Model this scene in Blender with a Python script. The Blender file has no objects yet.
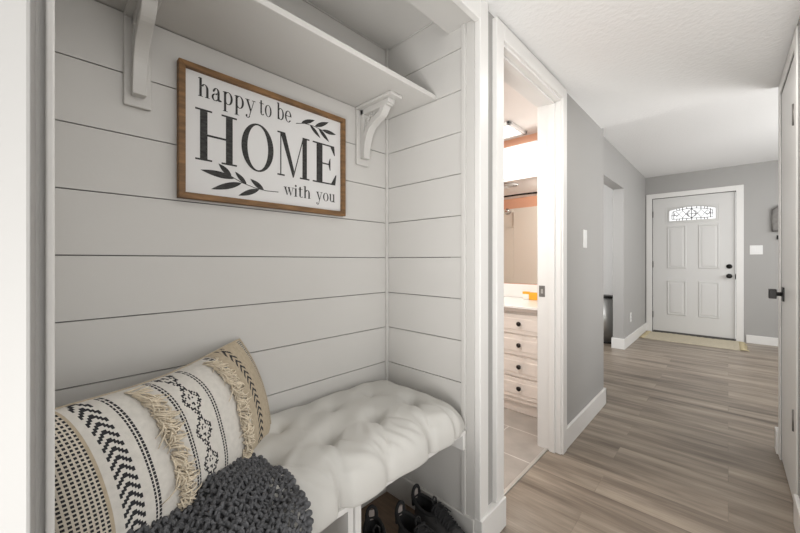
import bpy, bmesh, math, random
import numpy as np
from mathutils import Vector, Matrix
random.seed(7); rng = np.random.default_rng(7)
scene = bpy.context.scene
COL = scene.collection
PI = math.pi

# ------------------------------------------------------------------ materials
def mat(name, col, rough=0.6, metal=0.0, noise=0.0, nscale=20.0, bump=0.0, bscale=200.0, stretch=(1, 1, 1), emit=None, estr=0.0, bdist=0.002):
    m = bpy.data.materials.new(name); m.use_nodes = True
    nt = m.node_tree; b = nt.nodes['Principled BSDF']
    b.inputs['Base Color'].default_value = (*col, 1); b.inputs['Roughness'].default_value = rough
    b.inputs['Metallic'].default_value = metal
    if emit:
        b.inputs['Emission Color'].default_value = (*emit, 1); b.inputs['Emission Strength'].default_value = estr
    if noise or bump:
        tc = nt.nodes.new('ShaderNodeTexCoord'); mp = nt.nodes.new('ShaderNodeMapping')
        mp.inputs['Scale'].default_value = stretch
        nt.links.new(tc.outputs['Object'], mp.inputs[0])
    if noise:
        n = nt.nodes.new('ShaderNodeTexNoise'); n.inputs['Scale'].default_value = nscale; n.inputs['Detail'].default_value = 4
        nt.links.new(mp.outputs[0], n.inputs['Vector'])
        r = nt.nodes.new('ShaderNodeMapRange'); r.inputs[1].default_value = .3; r.inputs[2].default_value = .7
        r.inputs[3].default_value = 1 - noise; r.inputs[4].default_value = 1 + noise
        nt.links.new(n.outputs['Fac'], r.inputs[0])
        mx = nt.nodes.new('ShaderNodeVectorMath'); mx.operation = 'SCALE'; mx.inputs[0].default_value = col
        nt.links.new(r.outputs[0], mx.inputs['Scale']); nt.links.new(mx.outputs[0], b.inputs['Base Color'])
    if bump:
        n2 = nt.nodes.new('ShaderNodeTexNoise'); n2.inputs['Scale'].default_value = bscale; n2.inputs['Detail'].default_value = 3
        nt.links.new(mp.outputs[0], n2.inputs['Vector'])
        bp = nt.nodes.new('ShaderNodeBump'); bp.inputs['Strength'].default_value = bump; bp.inputs['Distance'].default_value = bdist
        nt.links.new(n2.outputs['Fac'], bp.inputs['Height']); nt.links.new(bp.outputs[0], b.inputs['Normal'])
    return m

def plank_material():
    m = bpy.data.materials.new('vinyl_planks'); m.use_nodes = True
    nt = m.node_tree; L = nt.links; b = nt.nodes['Principled BSDF']; b.inputs['Roughness'].default_value = .36
    tc = nt.nodes.new('ShaderNodeTexCoord')
    br = nt.nodes.new('ShaderNodeTexBrick'); br.inputs['Scale'].default_value = 1
    br.inputs['Brick Width'].default_value = 1.22; br.inputs['Row Height'].default_value = .178
    br.inputs['Mortar Size'].default_value = .0012; br.inputs['Mortar Smooth'].default_value = .2; br.offset = .37
    br.inputs['Color1'].default_value = (0, 0, 0, 1); br.inputs['Color2'].default_value = (1, 1, 1, 1); br.inputs['Mortar'].default_value = (.3, .3, .3, 1)
    L.new(tc.outputs['Object'], br.inputs['Vector'])
    # grain: noise stretched along X, offset per plank
    sc = nt.nodes.new('ShaderNodeVectorMath'); sc.operation = 'MULTIPLY'; sc.inputs[1].default_value = (.8, 7.0, 1)
    L.new(tc.outputs['Object'], sc.inputs[0])
    ad = nt.nodes.new('ShaderNodeVectorMath'); ad.operation = 'MULTIPLY_ADD'; ad.inputs[1].default_value = (9, 3, 7)
    L.new(br.outputs['Color'], ad.inputs[0]); L.new(sc.outputs[0], ad.inputs[2])
    n1 = nt.nodes.new('ShaderNodeTexNoise'); n1.inputs['Scale'].default_value = 1.6; n1.inputs['Detail'].default_value = 5; n1.inputs['Roughness'].default_value = .6; n1.inputs['Distortion'].default_value = .4
    L.new(ad.outputs[0], n1.inputs['Vector'])
    sc2 = nt.nodes.new('ShaderNodeVectorMath'); sc2.operation = 'MULTIPLY'; sc2.inputs[1].default_value = (3, 90, 1)
    L.new(tc.outputs['Object'], sc2.inputs[0])
    n2 = nt.nodes.new('ShaderNodeTexNoise'); n2.inputs['Scale'].default_value = 1.5; n2.inputs['Detail'].default_value = 3
    L.new(sc2.outputs[0], n2.inputs['Vector'])
    cr = nt.nodes.new('ShaderNodeValToRGB'); e = cr.color_ramp.elements
    e[0].position = .30; e[0].color = (.120, .093, .070, 1); e[1].position = .70; e[1].color = (.40, .335, .265, 1)
    x = e.new(.48); x.color = (.24, .195, .152, 1)
    L.new(n1.outputs['Fac'], cr.inputs[0])
    r = nt.nodes.new('ShaderNodeMapRange'); r.inputs[1].default_value = .3; r.inputs[2].default_value = .7; r.inputs[3].default_value = .86; r.inputs[4].default_value = 1.1
    L.new(n2.outputs['Fac'], r.inputs[0])
    r2 = nt.nodes.new('ShaderNodeMapRange'); r2.inputs[3].default_value = .90; r2.inputs[4].default_value = 1.10
    L.new(br.outputs['Color'], r2.inputs[0])
    r3 = nt.nodes.new('ShaderNodeMapRange'); r3.inputs[3].default_value = 1; r3.inputs[4].default_value = .88
    L.new(br.outputs['Fac'], r3.inputs[0])
    a = nt.nodes.new('ShaderNodeMath'); a.operation = 'MULTIPLY'; L.new(r.outputs[0], a.inputs[0]); L.new(r2.outputs[0], a.inputs[1])
    a2 = nt.nodes.new('ShaderNodeMath'); a2.operation = 'MULTIPLY'; L.new(a.outputs[0], a2.inputs[0]); L.new(r3.outputs[0], a2.inputs[1])
    v = nt.nodes.new('ShaderNodeVectorMath'); v.operation = 'SCALE'; L.new(cr.outputs[0], v.inputs[0]); L.new(a2.outputs[0], v.inputs['Scale'])
    L.new(v.outputs[0], b.inputs['Base Color'])
    bp = nt.nodes.new('ShaderNodeBump'); bp.inputs['Strength'].default_value = .25; bp.inputs['Distance'].default_value = .001
    L.new(n2.outputs['Fac'], bp.inputs['Height']); L.new(bp.outputs[0], b.inputs['Normal'])
    return m

def tile_material():
    m = bpy.data.materials.new('stone_tile'); m.use_nodes = True
    nt = m.node_tree; L = nt.links; b = nt.nodes['Principled BSDF']; b.inputs['Roughness'].default_value = .35
    tc = nt.nodes.new('ShaderNodeTexCoord')
    mp = nt.nodes.new('ShaderNodeMapping'); mp.inputs['Location'].default_value = (.115, .04, 0); L.new(tc.outputs['Object'], mp.inputs[0])
    br = nt.nodes.new('ShaderNodeTexBrick'); br.inputs['Scale'].default_value = 1; br.offset = .5
    br.inputs['Brick Width'].default_value = .61; br.inputs['Row Height'].default_value = .305
    br.inputs['Mortar Size'].default_value = .004
    br.inputs['Color1'].default_value = (.36, .33, .30, 1); br.inputs['Color2'].default_value = (.42, .385, .35, 1); br.inputs['Mortar'].default_value = (.62, .6, .56, 1)
    L.new(mp.outputs[0], br.inputs['Vector'])
    n = nt.nodes.new('ShaderNodeTexNoise'); n.inputs['Scale'].default_value = 9; n.inputs['Detail'].default_value = 6; L.new(tc.outputs['Object'], n.inputs['Vector'])
    r = nt.nodes.new('ShaderNodeMapRange'); r.inputs[1].default_value = .3; r.inputs[2].default_value = .7; r.inputs[3].default_value = .88; r.inputs[4].default_value = 1.08
    L.new(n.outputs['Fac'], r.inputs[0])
    v = nt.nodes.new('ShaderNodeVectorMath'); v.operation = 'SCALE'; L.new(br.outputs['Color'], v.inputs[0]); L.new(r.outputs[0], v.inputs['Scale'])
    L.new(v.outputs[0], b.inputs['Base Color'])
    return m

M = {
 'grey_wall': mat('grey_wall_paint', (.375, .368, .356), .75, bump=.25, bscale=160),
 'white_wall': mat('white_wall_paint', (.68, .672, .655), .6, bump=.15, bscale=160),
 'trim': mat('white_trim_paint', (.76, .75, .73), .38),
 'shiplap': mat('shiplap_paint', (.60, .588, .565), .45, noise=.015, nscale=3, bump=.08, bscale=90),
 'gap': mat('board_gap', (.16, .155, .15), .9),
 'ceiling': mat('ceiling_texture', (.84, .84, .835), .9, bump=.8, bscale=55, bdist=.004),
 'door': mat('door_paint', (.66, .655, .64), .4),
 'floor': plank_material(), 'tile': tile_material(),
 'niche_floor': mat('brown_wood', (.17, .115, .075), .6, noise=.25, nscale=8, stretch=(1, 8, 1), bump=.1, bscale=60),
 'black': mat('black_metal', (.018, .017, .016), .38, .6),
 'bronze': mat('dark_bronze', (.035, .03, .027), .4, .7),
 'oak': mat('sign_frame_wood', (.20, .105, .040), .6, noise=.35, nscale=14, stretch=(1, 1, 6), bump=.2, bscale=80),
 'sign_white': mat('sign_board', (.74, .735, .73), .6),
 'ink': mat('sign_ink', (.030, .029, .028), .7, noise=.6, nscale=60, stretch=(1, 1, 3)),
 'cushion': mat('ivory_cotton', (.585, .575, .545), .85, noise=.02, nscale=5, bump=.35, bscale=30, bdist=.003),
 'cream': mat('cream_weave', (.62, .565, .48), .9, noise=.08, nscale=90, bump=.6, bscale=500, bdist=.001),
 'white_weave': mat('white_weave', (.66, .635, .59), .9, noise=.06, nscale=90, bump=.6, bscale=500, bdist=.001),
 'tan': mat('tan_weave', (.47, .395, .29), .9, noise=.10, nscale=90, bump=.6, bscale=500, bdist=.001),
 'ink_yarn': mat('black_yarn', (.022, .022, .026), .9),
 'fringe': mat('fringe_yarn', (.74, .65, .51), .9, noise=.1, nscale=50),
 'knit': mat('charcoal_yarn', (.105, .107, .114), .95, noise=.45, nscale=90, bump=.8, bscale=400, bdist=.002),
 'shoe_fabric': mat('shoe_fabric', (.014, .014, .015), .85, bump=.5, bscale=600),
 'shoe_suede': mat('shoe_suede', (.040, .039, .039), .9, bump=.4, bscale=400),
 'shoe_sole': mat('shoe_sole', (.02, .02, .02), .6),
 'shoe_tag': mat('shoe_tag', (.33, .29, .27), .8),
 'rug': mat('rug_weave', (.56, .50, .38), .95, noise=.12, nscale=25, stretch=(1, 5, 1), bump=.6, bscale=200, bdist=.004),
 'rug_fringe': mat('rug_fringe', (.55, .47, .30), .95),
 'steel': mat('brushed_steel', (.5, .5, .49), .33, .9, noise=.08, nscale=8, stretch=(20, 20, 1)),
 'plastic_white': mat('switch_plastic', (.78, .78, .77), .35),
 'vanity': mat('whitewashed_wood', (.84, .77, .71), .5, noise=.03, nscale=10, stretch=(1, 1, 8)),
 'counter': mat('cultured_marble', (.86, .85, .83), .2),
 'counter_edge': mat('counter_edge', (.42, .36, .32), .35),
 'salmon': mat('salmon_paint', (.78, .44, .30), .7),
 'bath_ceiling': mat('bath_ceiling', (.84, .80, .77), .85),
 'surround': mat('shower_surround', (.74, .70, .63), .3),
 'chrome': mat('chrome', (.72, .71, .70), .15, 1.0),
 'mirror': mat('mirror_glass', (.93, .93, .92), .01, 1.0),
 'lamp_bath': mat('lit_diffuser', (.9, .88, .85), .5, emit=(1, .97, .93), estr=1.15),
 'lamp_hall': mat('lit_lamp', (.9, .9, .9), .5, emit=(1, .98, .95), estr=6),
 'yellow': mat('yellow_packet', (.85, .42, .03), .5), 'packet_white': mat('packet_white', (.85, .83, .78), .5),
 'pewter': mat('pewter', (.20, .19, .18), .5, .6, noise=.2, nscale=20),
 'lead': mat('lead_came', (.04, .04, .045), .5, .4),
 'rubber': mat('threshold_metal', (.10, .095, .09), .5, .4),
 'strip': mat('metal_strip', (.62, .61, .58), .3, .7),
}
def glass_mat():
    m = bpy.data.materials.new('textured_glass'); m.use_nodes = True
    b = m.node_tree.nodes['Principled BSDF']; b.inputs['Transmission Weight'].default_value = 1; b.inputs['Roughness'].default_value = .12
    b.inputs['IOR'].default_value = 1.1; b.inputs['Base Color'].default_value = (.97, .98, 1, 1)
    return m
M['glass'] = glass_mat()

# ------------------------------------------------------------------ helpers
def tag(o, label=None, cat=None, group=None, kind=None):
    if label: o['label'] = label
    if cat: o['category'] = cat
    if group: o['group'] = group
    if kind: o['kind'] = kind
    return o

def thing(name, loc, label, cat, group=None, kind=None, rz=0):
    o = bpy.data.objects.new(name, None); COL.objects.link(o); o.location = loc; o.rotation_euler = (0, 0, rz)
    o.empty_display_size = .05
    return tag(o, label, cat, group, kind)

class MB:
    def __init__(s): s.v = []; s.f = []; s.m = []; s.sm = []
    def add(s, vs, fs, mi=0, smooth=False):
        k = len(s.v); s.v.extend([tuple(map(float, p)) for p in vs])
        for f in fs: s.f.append(tuple(i + k for i in f)); s.m.append(mi); s.sm.append(smooth)
        return s
    def box(s, a, b, mi=0):
        x0, y0, z0 = [min(p, q) for p, q in zip(a, b)]; x1, y1, z1 = [max(p, q) for p, q in zip(a, b)]
        vs = [(x0,y0,z0),(x1,y0,z0),(x1,y1,z0),(x0,y1,z0),(x0,y0,z1),(x1,y0,z1),(x1,y1,z1),(x0,y1,z1)]
        return s.add(vs, [(0,3,2,1),(4,5,6,7),(0,1,5,4),(1,2,6,5),(2,3,7,6),(3,0,4,7)], mi)
    def prism(s, pts, off, mi=0, smooth=False):
        """pts: closed 3-D outline, off: extrusion vector"""
        n = len(pts); off = Vector(off); q = [Vector(p) + off for p in pts]
        fs = [tuple(range(n))[::-1], tuple(range(n, 2 * n))] + [(i, (i + 1) % n, n + (i + 1) % n, n + i) for i in range(n)]
        return s.add([Vector(p) for p in pts] + q, fs, mi, smooth)
    def tube(s, path, r, n=8, mi=0, cap=True, closed=False):
        P = [Vector(p) for p in path]; m = len(P)
        R = r if hasattr(r, '__len__') else [r] * m
        vs = []; up = Vector((0, 0, 1)); prev = None
        for i, p in enumerate(P):
            if closed: t = P[(i + 1) % m] - P[i - 1]
            else: t = P[min(i + 1, m - 1)] - P[max(i - 1, 0)]
            if t.length < 1e-9: t = Vector((0, 0, 1))
            t.normalize()
            a = (prev - t * prev.dot(t)) if prev else (up.cross(t) if abs(t.z) < .95 else Vector((1, 0, 0)).cross(t))
            if a.length < 1e-6: a = Vector((1, 0, 0)).cross(t)
            a.normalize(); prev = a; b = t.cross(a)
            for k in range(n):
                g = 2 * PI * k / n; vs.append(p + (a * math.cos(g) + b * math.sin(g)) * R[i])
        fs = []
        for i in range(m if closed else m - 1):
            for k in range(n):
                j = (i + 1) % m
                fs.append((i*n+k, i*n+(k+1)%n, j*n+(k+1)%n, j*n+k))
        if cap and not closed: fs.append(tuple(range(n))[::-1]); fs.append(tuple((m-1)*n+k for k in range(n)))
        return s.add(vs, fs, mi, True)
    def lathe(s, prof, c, axis=(0, 0, 1), n=24, mi=0):
        """prof [(radius, height)] along axis from c"""
        ax = Vector(axis).normalized(); a = ax.orthogonal().normalized(); b = ax.cross(a); c = Vector(c); vs = []
        for r, h in prof:
            for k in range(n):
                g = 2 * PI * k / n; vs.append(c + ax * h + (a * math.cos(g) + b * math.sin(g)) * max(r, 1e-5))
        fs = [(i*n+k, i*n+(k+1)%n, (i+1)*n+(k+1)%n, (i+1)*n+k) for i in range(len(prof)-1) for k in range(n)]
        fs.append(tuple(range(n))[::-1]); fs.append(tuple((len(prof)-1)*n+k for k in range(n)))
        return s.add(vs, fs, mi, True)
    def grid(s, P, mi=0, smooth=True, close_u=False, flip=False):
        """P array (nu,nv,3); mi int or function(i,j)"""
        nu, nv = P.shape[:2]; k = len(s.v)
        s.v.extend(map(tuple, P.reshape(-1, 3).tolist()))
        for i in range(nu if close_u else nu - 1):
            i2 = (i + 1) % nu
            for j in range(nv - 1):
                f = (k+i*nv+j, k+i2*nv+j, k+i2*nv+j+1, k+i*nv+j+1)
                s.f.append(f[::-1] if flip else f); s.m.append(mi if isinstance(mi, int) else mi(i, j)); s.sm.append(smooth)
        return s
    def build(s, name, mats, parent=None, bevel=0, segs=2, local=False, fix=True, angle=None):
        me = bpy.data.meshes.new(name); off = Vector((0, 0, 0))
        if parent is not None and not local:
            p = parent
            while p is not None: off += Vector(p.location); p = p.parent
        vs = [tuple(Vector(v) - off) for v in s.v] if off.length else s.v
        me.from_pydata(vs, [], s.f)
        mats = mats if isinstance(mats, (list, tuple)) else [mats]
        for m in mats: me.materials.append(M[m] if isinstance(m, str) else m)
        me.polygons.foreach_set('material_index', s.m); me.polygons.foreach_set('use_smooth', s.sm)
        me.update()
        if fix:
            bm = bmesh.new(); bm.from_mesh(me); bmesh.ops.recalc_face_normals(bm, faces=bm.faces); bm.to_mesh(me); bm.free()
        o = bpy.data.objects.new(name, me); COL.objects.link(o)
        if parent is not None: o.parent = parent
        if bevel:
            md = o.modifiers.new('edge', 'BEVEL'); md.width = bevel; md.segments = segs; md.limit_method = 'ANGLE'; md.angle_limit = R(40)
        return o
def R(d): return math.radians(d)
def struct(name, mb, mats, **k):
    return tag(mb.build(name, mats, **k), kind='structure')

# ------------------------------------------------------------------ key dimensions (metres)
WX = -.68          # hall wall surface, hall runs along +Y, camera at (0,0,1.08)
NB = -1.16         # shiplap back of the niche
NS = 1.12          # shiplap side of the niche
HC = 2.06          # hall ceiling
EY = 6.40          # front wall
EX = -.915         # wall on the near side of the entry
EC = 2.345         # entry ceiling
BY = 2.86          # bathroom vanity wall
BC = 2.15

# ------------------------------------------------------------------ floors and ceilings
struct('floor', MB().box((WX-.07, -1.6, -.06), (3.2, EY+.12, 0)).box((-3.4, 2.96, -.06), (WX-.07, EY+.12, 0)), 'floor')
struct('floor_bathroom', MB().box((-3.2, .08, -.05), (WX-.07, 2.96, .002)), 'tile')
struct('floor_niche', MB().box((NB-.02, -.02, 0), (-.70, NS+.02, .004)), 'niche_floor')
struct('trim_1', MB().box((WX-.078, 1.30, 0), (WX-.060, 2.0, .007)), 'strip', bevel=.002)      # strip between tile and planks
struct('ceiling', MB().box((WX-.02, -1.6, HC), (1.4, 2.829, HC+.06)).box((WX-.14, 2.83, HC), (3.2, 2.87, EC+.1)), 'ceiling')
struct('ceiling_entry', MB().box((-3.4, 2.87, EC), (3.2, EY+.12, EC+.06)), 'ceiling')
struct('ceiling_bathroom', MB().box((-3.2, .08, BC), (-.80, 2.98, BC+.05)), 'bath_ceiling')

# ------------------------------------------------------------------ hall wall: niche opening, bathroom door opening
w = MB()
w.box((NB-.14, -.14, 0), (WX, -.012, HC+.05))                  # between the near wall and the niche
w.box((WX-.12, NS+.006, 0), (WX, 1.302, HC+.05))               # post between niche and bathroom door
w.box((WX-.12, 1.302, 1.978), (WX, 2.0, HC+.05))               # over the bathroom door
w.box((WX-.12, 2.0, 0), (WX, 2.93, EC+.05))                    # beside the switch
struct('wall_left', w, 'grey_wall')
struct('wall_near', MB().box((-.80, -1.6, 0), (-.45, -.0077, HC)), mat('warm_white_paint', (.42, .415, .405), .7), bevel=.003)
# header of the niche and niche ceiling
struct('beam_niche', MB().box((-.806, -.012, 1.985), (-.664, NS+.006, HC+.02)), 'shiplap')
struct('ceiling_niche', MB().box((NB-.02, -.012, 2.072), (-.80, NS+.02, 2.10)), 'shiplap')
# shiplap boards
zl = [-.041 + .162 * k for k in range(15)]
def boards(axis, a, b, plane, dirn, name, skip_top=2.09):
    m = MB(); g = .0016
    for k in range(3 if axis == 'X' else 0, len(zl)):
        z0, z1 = (.004, zl[3]-g) if k == len(zl)-0 and False else (max(zl[k], .004) + g, min(zl[k]+.162, 2.09) - g)
        if z1 <= z0: continue
        if axis == 'Y': m.box((plane - .012, a, z0), (plane, b, z1))
        else: m.box((a, plane, z0), (b, plane + .012, z1))
    if axis == 'X': m.box((a, plane, .004), (b, plane+.012, zl[3]-g))
    if axis == 'Y': m.box((plane - .03, a, 0), (plane - .007, b, 2.09), 1)
    else: m.box((a, plane + .007, 0), (b, plane + .03, 2.09), 1)
    return struct(name, m, ['shiplap', 'gap'])
boards('Y', -.012, NS + .01, NB, 1, 'wall_niche_back')
boards('X', NB - .01, -.690, NS, 1, 'wall_niche_right')
struct('wall_niche_left', MB().box((NB-.02, -.03, 0), (-.67, -.004, 2.09)), 'shiplap')
struct('wall_niche_rear', MB().box((NB-.14, -.14, 0), (NB-.031, NS+.15, 2.2)).box((NB-.1, NS+.031, 0), (WX-.13, NS+.12, 2.2)), 'white_wall')
# little corner mould in the niche, strips at the mouth of the niche
struct('trim_2', MB().box((NB, NS-.012, .44), (NB+.012, NS, 2.07)), 'shiplap', bevel=.003)
struct('trim_3', MB().box((-.741, NS-.010, .11), (-.722, NS, 1.985)), 'shiplap', bevel=.003)
struct('trim_4', MB().box((-.722, NS-.004, .11), (-.6845, NS+.006, 1.985)), 'shiplap', bevel=.002)
# face frame of the niche: header + stile on the far side + stile on the near side
f = MB()
f.box((-.684, NS-.0045, .10), (-.660, 1.176, HC)).box((-.684, .0106, 1.970), (-.660, NS-.004, HC))
struct('trim_5', f, 'trim', bevel=.003)
struct('trim_6', MB().box((-.696, -.0075, 0), (-.676, .0090, HC)).box((-.690, .0015, 0), (-.656, .0106, HC)), 'trim', bevel=.003, segs=4)
# base block under the stile and the casing
struct('baseboard_post', MB().box((-.684, NS-.006, 0), (-.652, 1.306, .118)), 'trim', bevel=.003)
# baseboards inside the niche
struct('baseboard_niche', MB().box((NB, NS-.014, .004), (-.684, NS, .112)).box((NB, 0, .004), (NB+.014, NS-.014, .112)), 'shiplap', bevel=.003)

# bathroom door casing + jambs
c = MB()
c.box((WX-.002, 1.242, .118), (-.660, 1.302, 2.048)).box((WX-.002, 1.302, 1.982), (-.660, 1.998, 2.048)).box((WX-.002, 1.998, 0), (-.660, 2.058, 2.048))
struct('trim_7', c, 'trim', bevel=.003)
j = MB()
j.box((-.800, 1.296, 0), (-.672, 1.309, 1.975)).box((-.800, 1.296, 1.970), (-.672, 2.004, 1.984)).box((-.800, 1.991, 0), (-.672, 2.004, 1.975))
j.box((-.733, 1.309, 0), (-.722+.02, 1.320, 1.970)).box((-.733, 1.980, 0), (-.702, 1.991, 1.970)).box((-.733, 1.309, 1.959), (-.702, 1.991, 1.970))
struct('trim_8', j, 'trim', bevel=.0015)
# casing on the bathroom side
c = MB(); c.box((-.816, 1.242, 0), (-.799, 1.302, 2.048)).box((-.816, 1.302, 1.982), (-.799, 1.998, 2.048)).box((-.812, 2.014, 0), (-.799, 2.074, 2.048))
struct('trim_9', c, 'trim', bevel=.003)

# hall wall end, baseboards
struct('baseboard_left', MB().box((WX, 2.058, 0), (WX+.016, 2.946, .118)).box((WX-.12, 2.93, 0), (WX+.016, 2.946, .118)), 'trim', bevel=.003)

# ------------------------------------------------------------------ entry
w = MB()
w.box((EX-.115, 2.87, 0), (EX, 3.62, EC+.02)).box((EX-.115, 3.62, 1.955), (EX, 4.875, EC+.02)).box((EX-.115, 4.875, 0), (EX, EY, EC+.02))
struct('wall_entry_left', w, 'grey_wall', bevel=.004)
struct('wall_behind_bath', MB().box((-3.4, 2.96, 0), (WX-.12, 2.99, EC+.02)), 'grey_wall')
w = MB()
DX0, DX1, DT = -.826, .070, 2.006
w.box((-3.4, EY, 0), (DX0-.012, EY+.12, EC+.02)).box((DX1+.012, EY, 0), (3.2, EY+.12, EC+.02)).box((DX0-.012, EY, DT+.012), (DX1+.012, EY+.12, EC+.02))
struct('wall_front', w, 'grey_wall')
struct('wall_entry_far_right', MB().box((2.1, 2.87, 0), (2.2, 3.6, EC)).box((2.1, 5.6, 0), (2.2, EY, EC)).box((2.1, 3.6, 0), (2.2, 5.6, .9)).box((2.1, 3.6, 2.05), (2.2, 5.6, EC)), 'grey_wall')
struct('window_1', MB().box((2.12, 3.6, .9), (2.17, 3.65, 2.05)).box((2.12, 5.55, .9), (2.17, 5.6, 2.05)).box((2.12, 3.6, .9), (2.17, 5.6, .95)).box((2.12, 3.6, 2.0), (2.17, 5.6, 2.05)).box((2.12, 4.57, .9), (2.17, 4.63, 2.05)), 'trim')
struct('wall_far_room', MB().box((-3.4, 2.96, 0), (-3.3, EY, EC)).box((-2.4, 5.75, 0), (EX-.115, 5.87, EC)), 'white_wall')
b = MB()
b.box((EX, 4.862, 0), (EX+.014, EY, .128)).box((EX-.128, 4.861, 0), (EX+.014, 4.875, .128)).box((EX, 2.87, 0), (EX+.014, 3.634, .128)).box((EX-.128, 3.62, 0), (EX+.014, 3.634, .128))
struct('baseboard_entry', b, 'trim', bevel=.003)
struct('baseboard_front', MB().box((DX1+.10, EY-.016, 0), (2.1, EY, .105)), 'trim', bevel=.003)
struct('trim_10', MB().box((DX0-.078, EY-.020, 0), (DX0-.006, EY, DT+.075)).box((DX1+.006, EY-.020, 0), (DX1+.078, EY, DT+.075)).box((DX0-.006, EY-.020, DT+.006), (DX1+.006, EY, DT+.075)), 'trim', bevel=.003)
struct('trim_11', MB().box((DX0-.012, EY-.006, 0), (DX0-.004, EY+.10, DT+.004)).box((DX1+.004, EY-.006, 0), (DX1+.012, EY+.10, DT+.004)).box((DX0-.012, EY-.006, DT+.004), (DX1+.012, EY+.10, DT+.012)), 'gap')
struct('trim_12', MB().box((DX0-.01, EY-.012, 0), (DX1+.01, EY+.10, .018)), 'rubber', bevel=.004)

# front door
fd = thing('door_1', ((DX0+DX1)/2, EY+.02, 0), 'white four panel front door with arched leaded glass window at the end of the hall', 'door', kind='structure')
FY = EY + .012
LX0, LX1, LZ0, LZ1 = -.630, -.125, 1.662, 1.812   # glass lite, arched top
def arch(x):  # top of lite
    t = (x - (LX0+LX1)/2) / ((LX1-LX0)/2); return LZ1 + .042 * (1 - t*t)
leaf = MB()
N = 24; xs = [LX0 + (LX1-LX0)*k/N for k in range(N+1)]
hole = [(LX0, LZ0), (LX1, LZ0)] + [(x, arch(x)) for x in xs[::-1]]
def slab_with_hole(mb, y0, y1):
    x0, x1, z0, z1 = DX0, DX1, .022, DT
    for y in (y0, y1):
        fs = []; vs = []
        def q(*p):
            k = len(vs); vs.extend([(a, y, b) for a, b in p]); fs.append(tuple(range(k, k + len(p))))
        q((x0, z0), (x1, z0), (x1, LZ0), (x0, LZ0)); q((x0, LZ0), (LX0, LZ0), (LX0, z1), (x0, z1)); q((LX1, LZ0), (x1, LZ0), (x1, z1), (LX1, z1))
        for a, b2 in zip(xs[:-1], xs[1:]): q((a, arch(a)), (b2, arch(b2)), (b2, z1), (a, z1))
        mb.add(vs, fs)
    n = len(hole); mb.add([(a, y0, b) for a, b in hole] + [(a, y1, b) for a, b in hole], [(i, (i+1) % n, n+(i+1) % n, n+i) for i in range(n)])
    out = [(x0, z0), (x1, z0), (x1, z1), (x0, z1)]
    mb.add([(a, y0, b) for a, b in out] + [(a, y1, b) for a, b in out], [(i, (i+1) % 4, 4+(i+1) % 4, 4+i) for i in range(4)])
slab_with_hole(leaf, FY, FY + .045); leaf.build('leaf', 'door', fd)
def raised_panel(x0, z0, x1, z1, y, parent, name='panel', m='door', sgn=-1):
    """moulded frame groove + raised field, normal along sgn*Y"""
    mb = MB(); prof = [(0, 0), (.006, .009), (.014, .010), (.020, .002), (.040, .007), (.046, .008)]
    rings = []
    for i, h in prof: rings.append([(x0+i, y+sgn*h, z0+i), (x1-i, y+sgn*h, z0+i), (x1-i, y+sgn*h, z1-i), (x0+i, y+sgn*h, z1-i)])
    vs = [p for r_ in rings for p in r_]; fs = []
    for k in range(len(prof)-1):
        for a in range(4): fs.append((k*4+a, k*4+(a+1) % 4, (k+1)*4+(a+1) % 4, (k+1)*4+a))
    fs.append(tuple((len(prof)-1)*4+a for a in range(4)))
    return mb.add(vs, fs).build(name, m, parent)
for x0, z0, x1, z1 in [(-.655, .965, -.435, 1.585), (-.305, .965, -.085, 1.585), (-.655, .280, -.435, .785), (-.305, .280, -.085, .785)]:
    raised_panel(x0, z0, x1, z1, FY, fd)
# moulded surround of the lite (rectangular frame with an arched opening)
sr = MB(); path = [(LX0-.008, LZ0-.008), (LX1+.008, LZ0-.008)] + [(x+(.008 if x > -.4 else -.008)*abs(x+.379)/.231, arch(x)+.008) for x in xs[::-1]]
sr.tube([(a, FY-.002, b) for a, b in path], .009, 6, closed=True)
rect = [(-.668, 1.630), (-.090, 1.630), (-.090, 1.862), (-.668, 1.862)]
rp = []
for i in range(4):
    a, b2 = rect[i], rect[(i+1) % 4]
    for t in range(6): rp.append((a[0]+(b2[0]-a[0])*t/6, FY, a[1]+(b2[1]-a[1])*t/6))
sr.tube(rp, .005, 6, closed=True)
sr.build('window_frame', 'door', fd)
gl = MB().prism([(a, FY+.018, b) for a, b in hole], (0, .006, 0)); go = gl.build('glass', 'glass', fd)
lead = MB(); yl_ = FY + .012; cx = (LX0+LX1)/2
def came(*p): lead.tube([(a, yl_, b) for a, b in p], .0040, 5)
inset = [(LX0+.03, LZ0+.025), (LX1-.03, LZ0+.025)] + [(cx+(x-cx)*.87, arch(x)-.025) for x in xs[::-1]] + [(LX0+.03, LZ0+.025)]
came(*inset)
for sg in (-1, 1):
    came((cx, LZ0+.025), (cx+sg*.05, 1.75), (cx, arch(cx)-.025)); came((cx+sg*.03, 1.71), (cx+sg*.10, 1.80), (cx+sg*.17, 1.72), (cx+sg*.20, 1.76))
    came((cx+sg*.03, 1.80), (cx+sg*.10, 1.70), (cx+sg*.17, 1.79), (cx+sg*.20, 1.75)); came((cx+sg*.10, LZ0), (cx+sg*.10, 1.70)); came((cx+sg*.10, 1.80), (cx+sg*.10, arch(cx+.1)))
    came((cx+sg*.20, LZ0+.02), (cx+sg*.20, arch(cx+.19)-.02)); came((cx+sg*.232, 1.74), (cx+sg*.15, 1.74))
came((cx, LZ0), (cx, arch(cx))); came((cx-.055, 1.75), (cx+.055, 1.75))
for x in (-.17, -.14, -.055, .055, .14, .17): came((cx+x, LZ0), (cx+x*.95, LZ0+.03)); came((cx+x, arch(cx+x)), (cx+x*.95, arch(cx+x)-.03))
lead.build('leaded_came', 'lead', fd)
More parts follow.
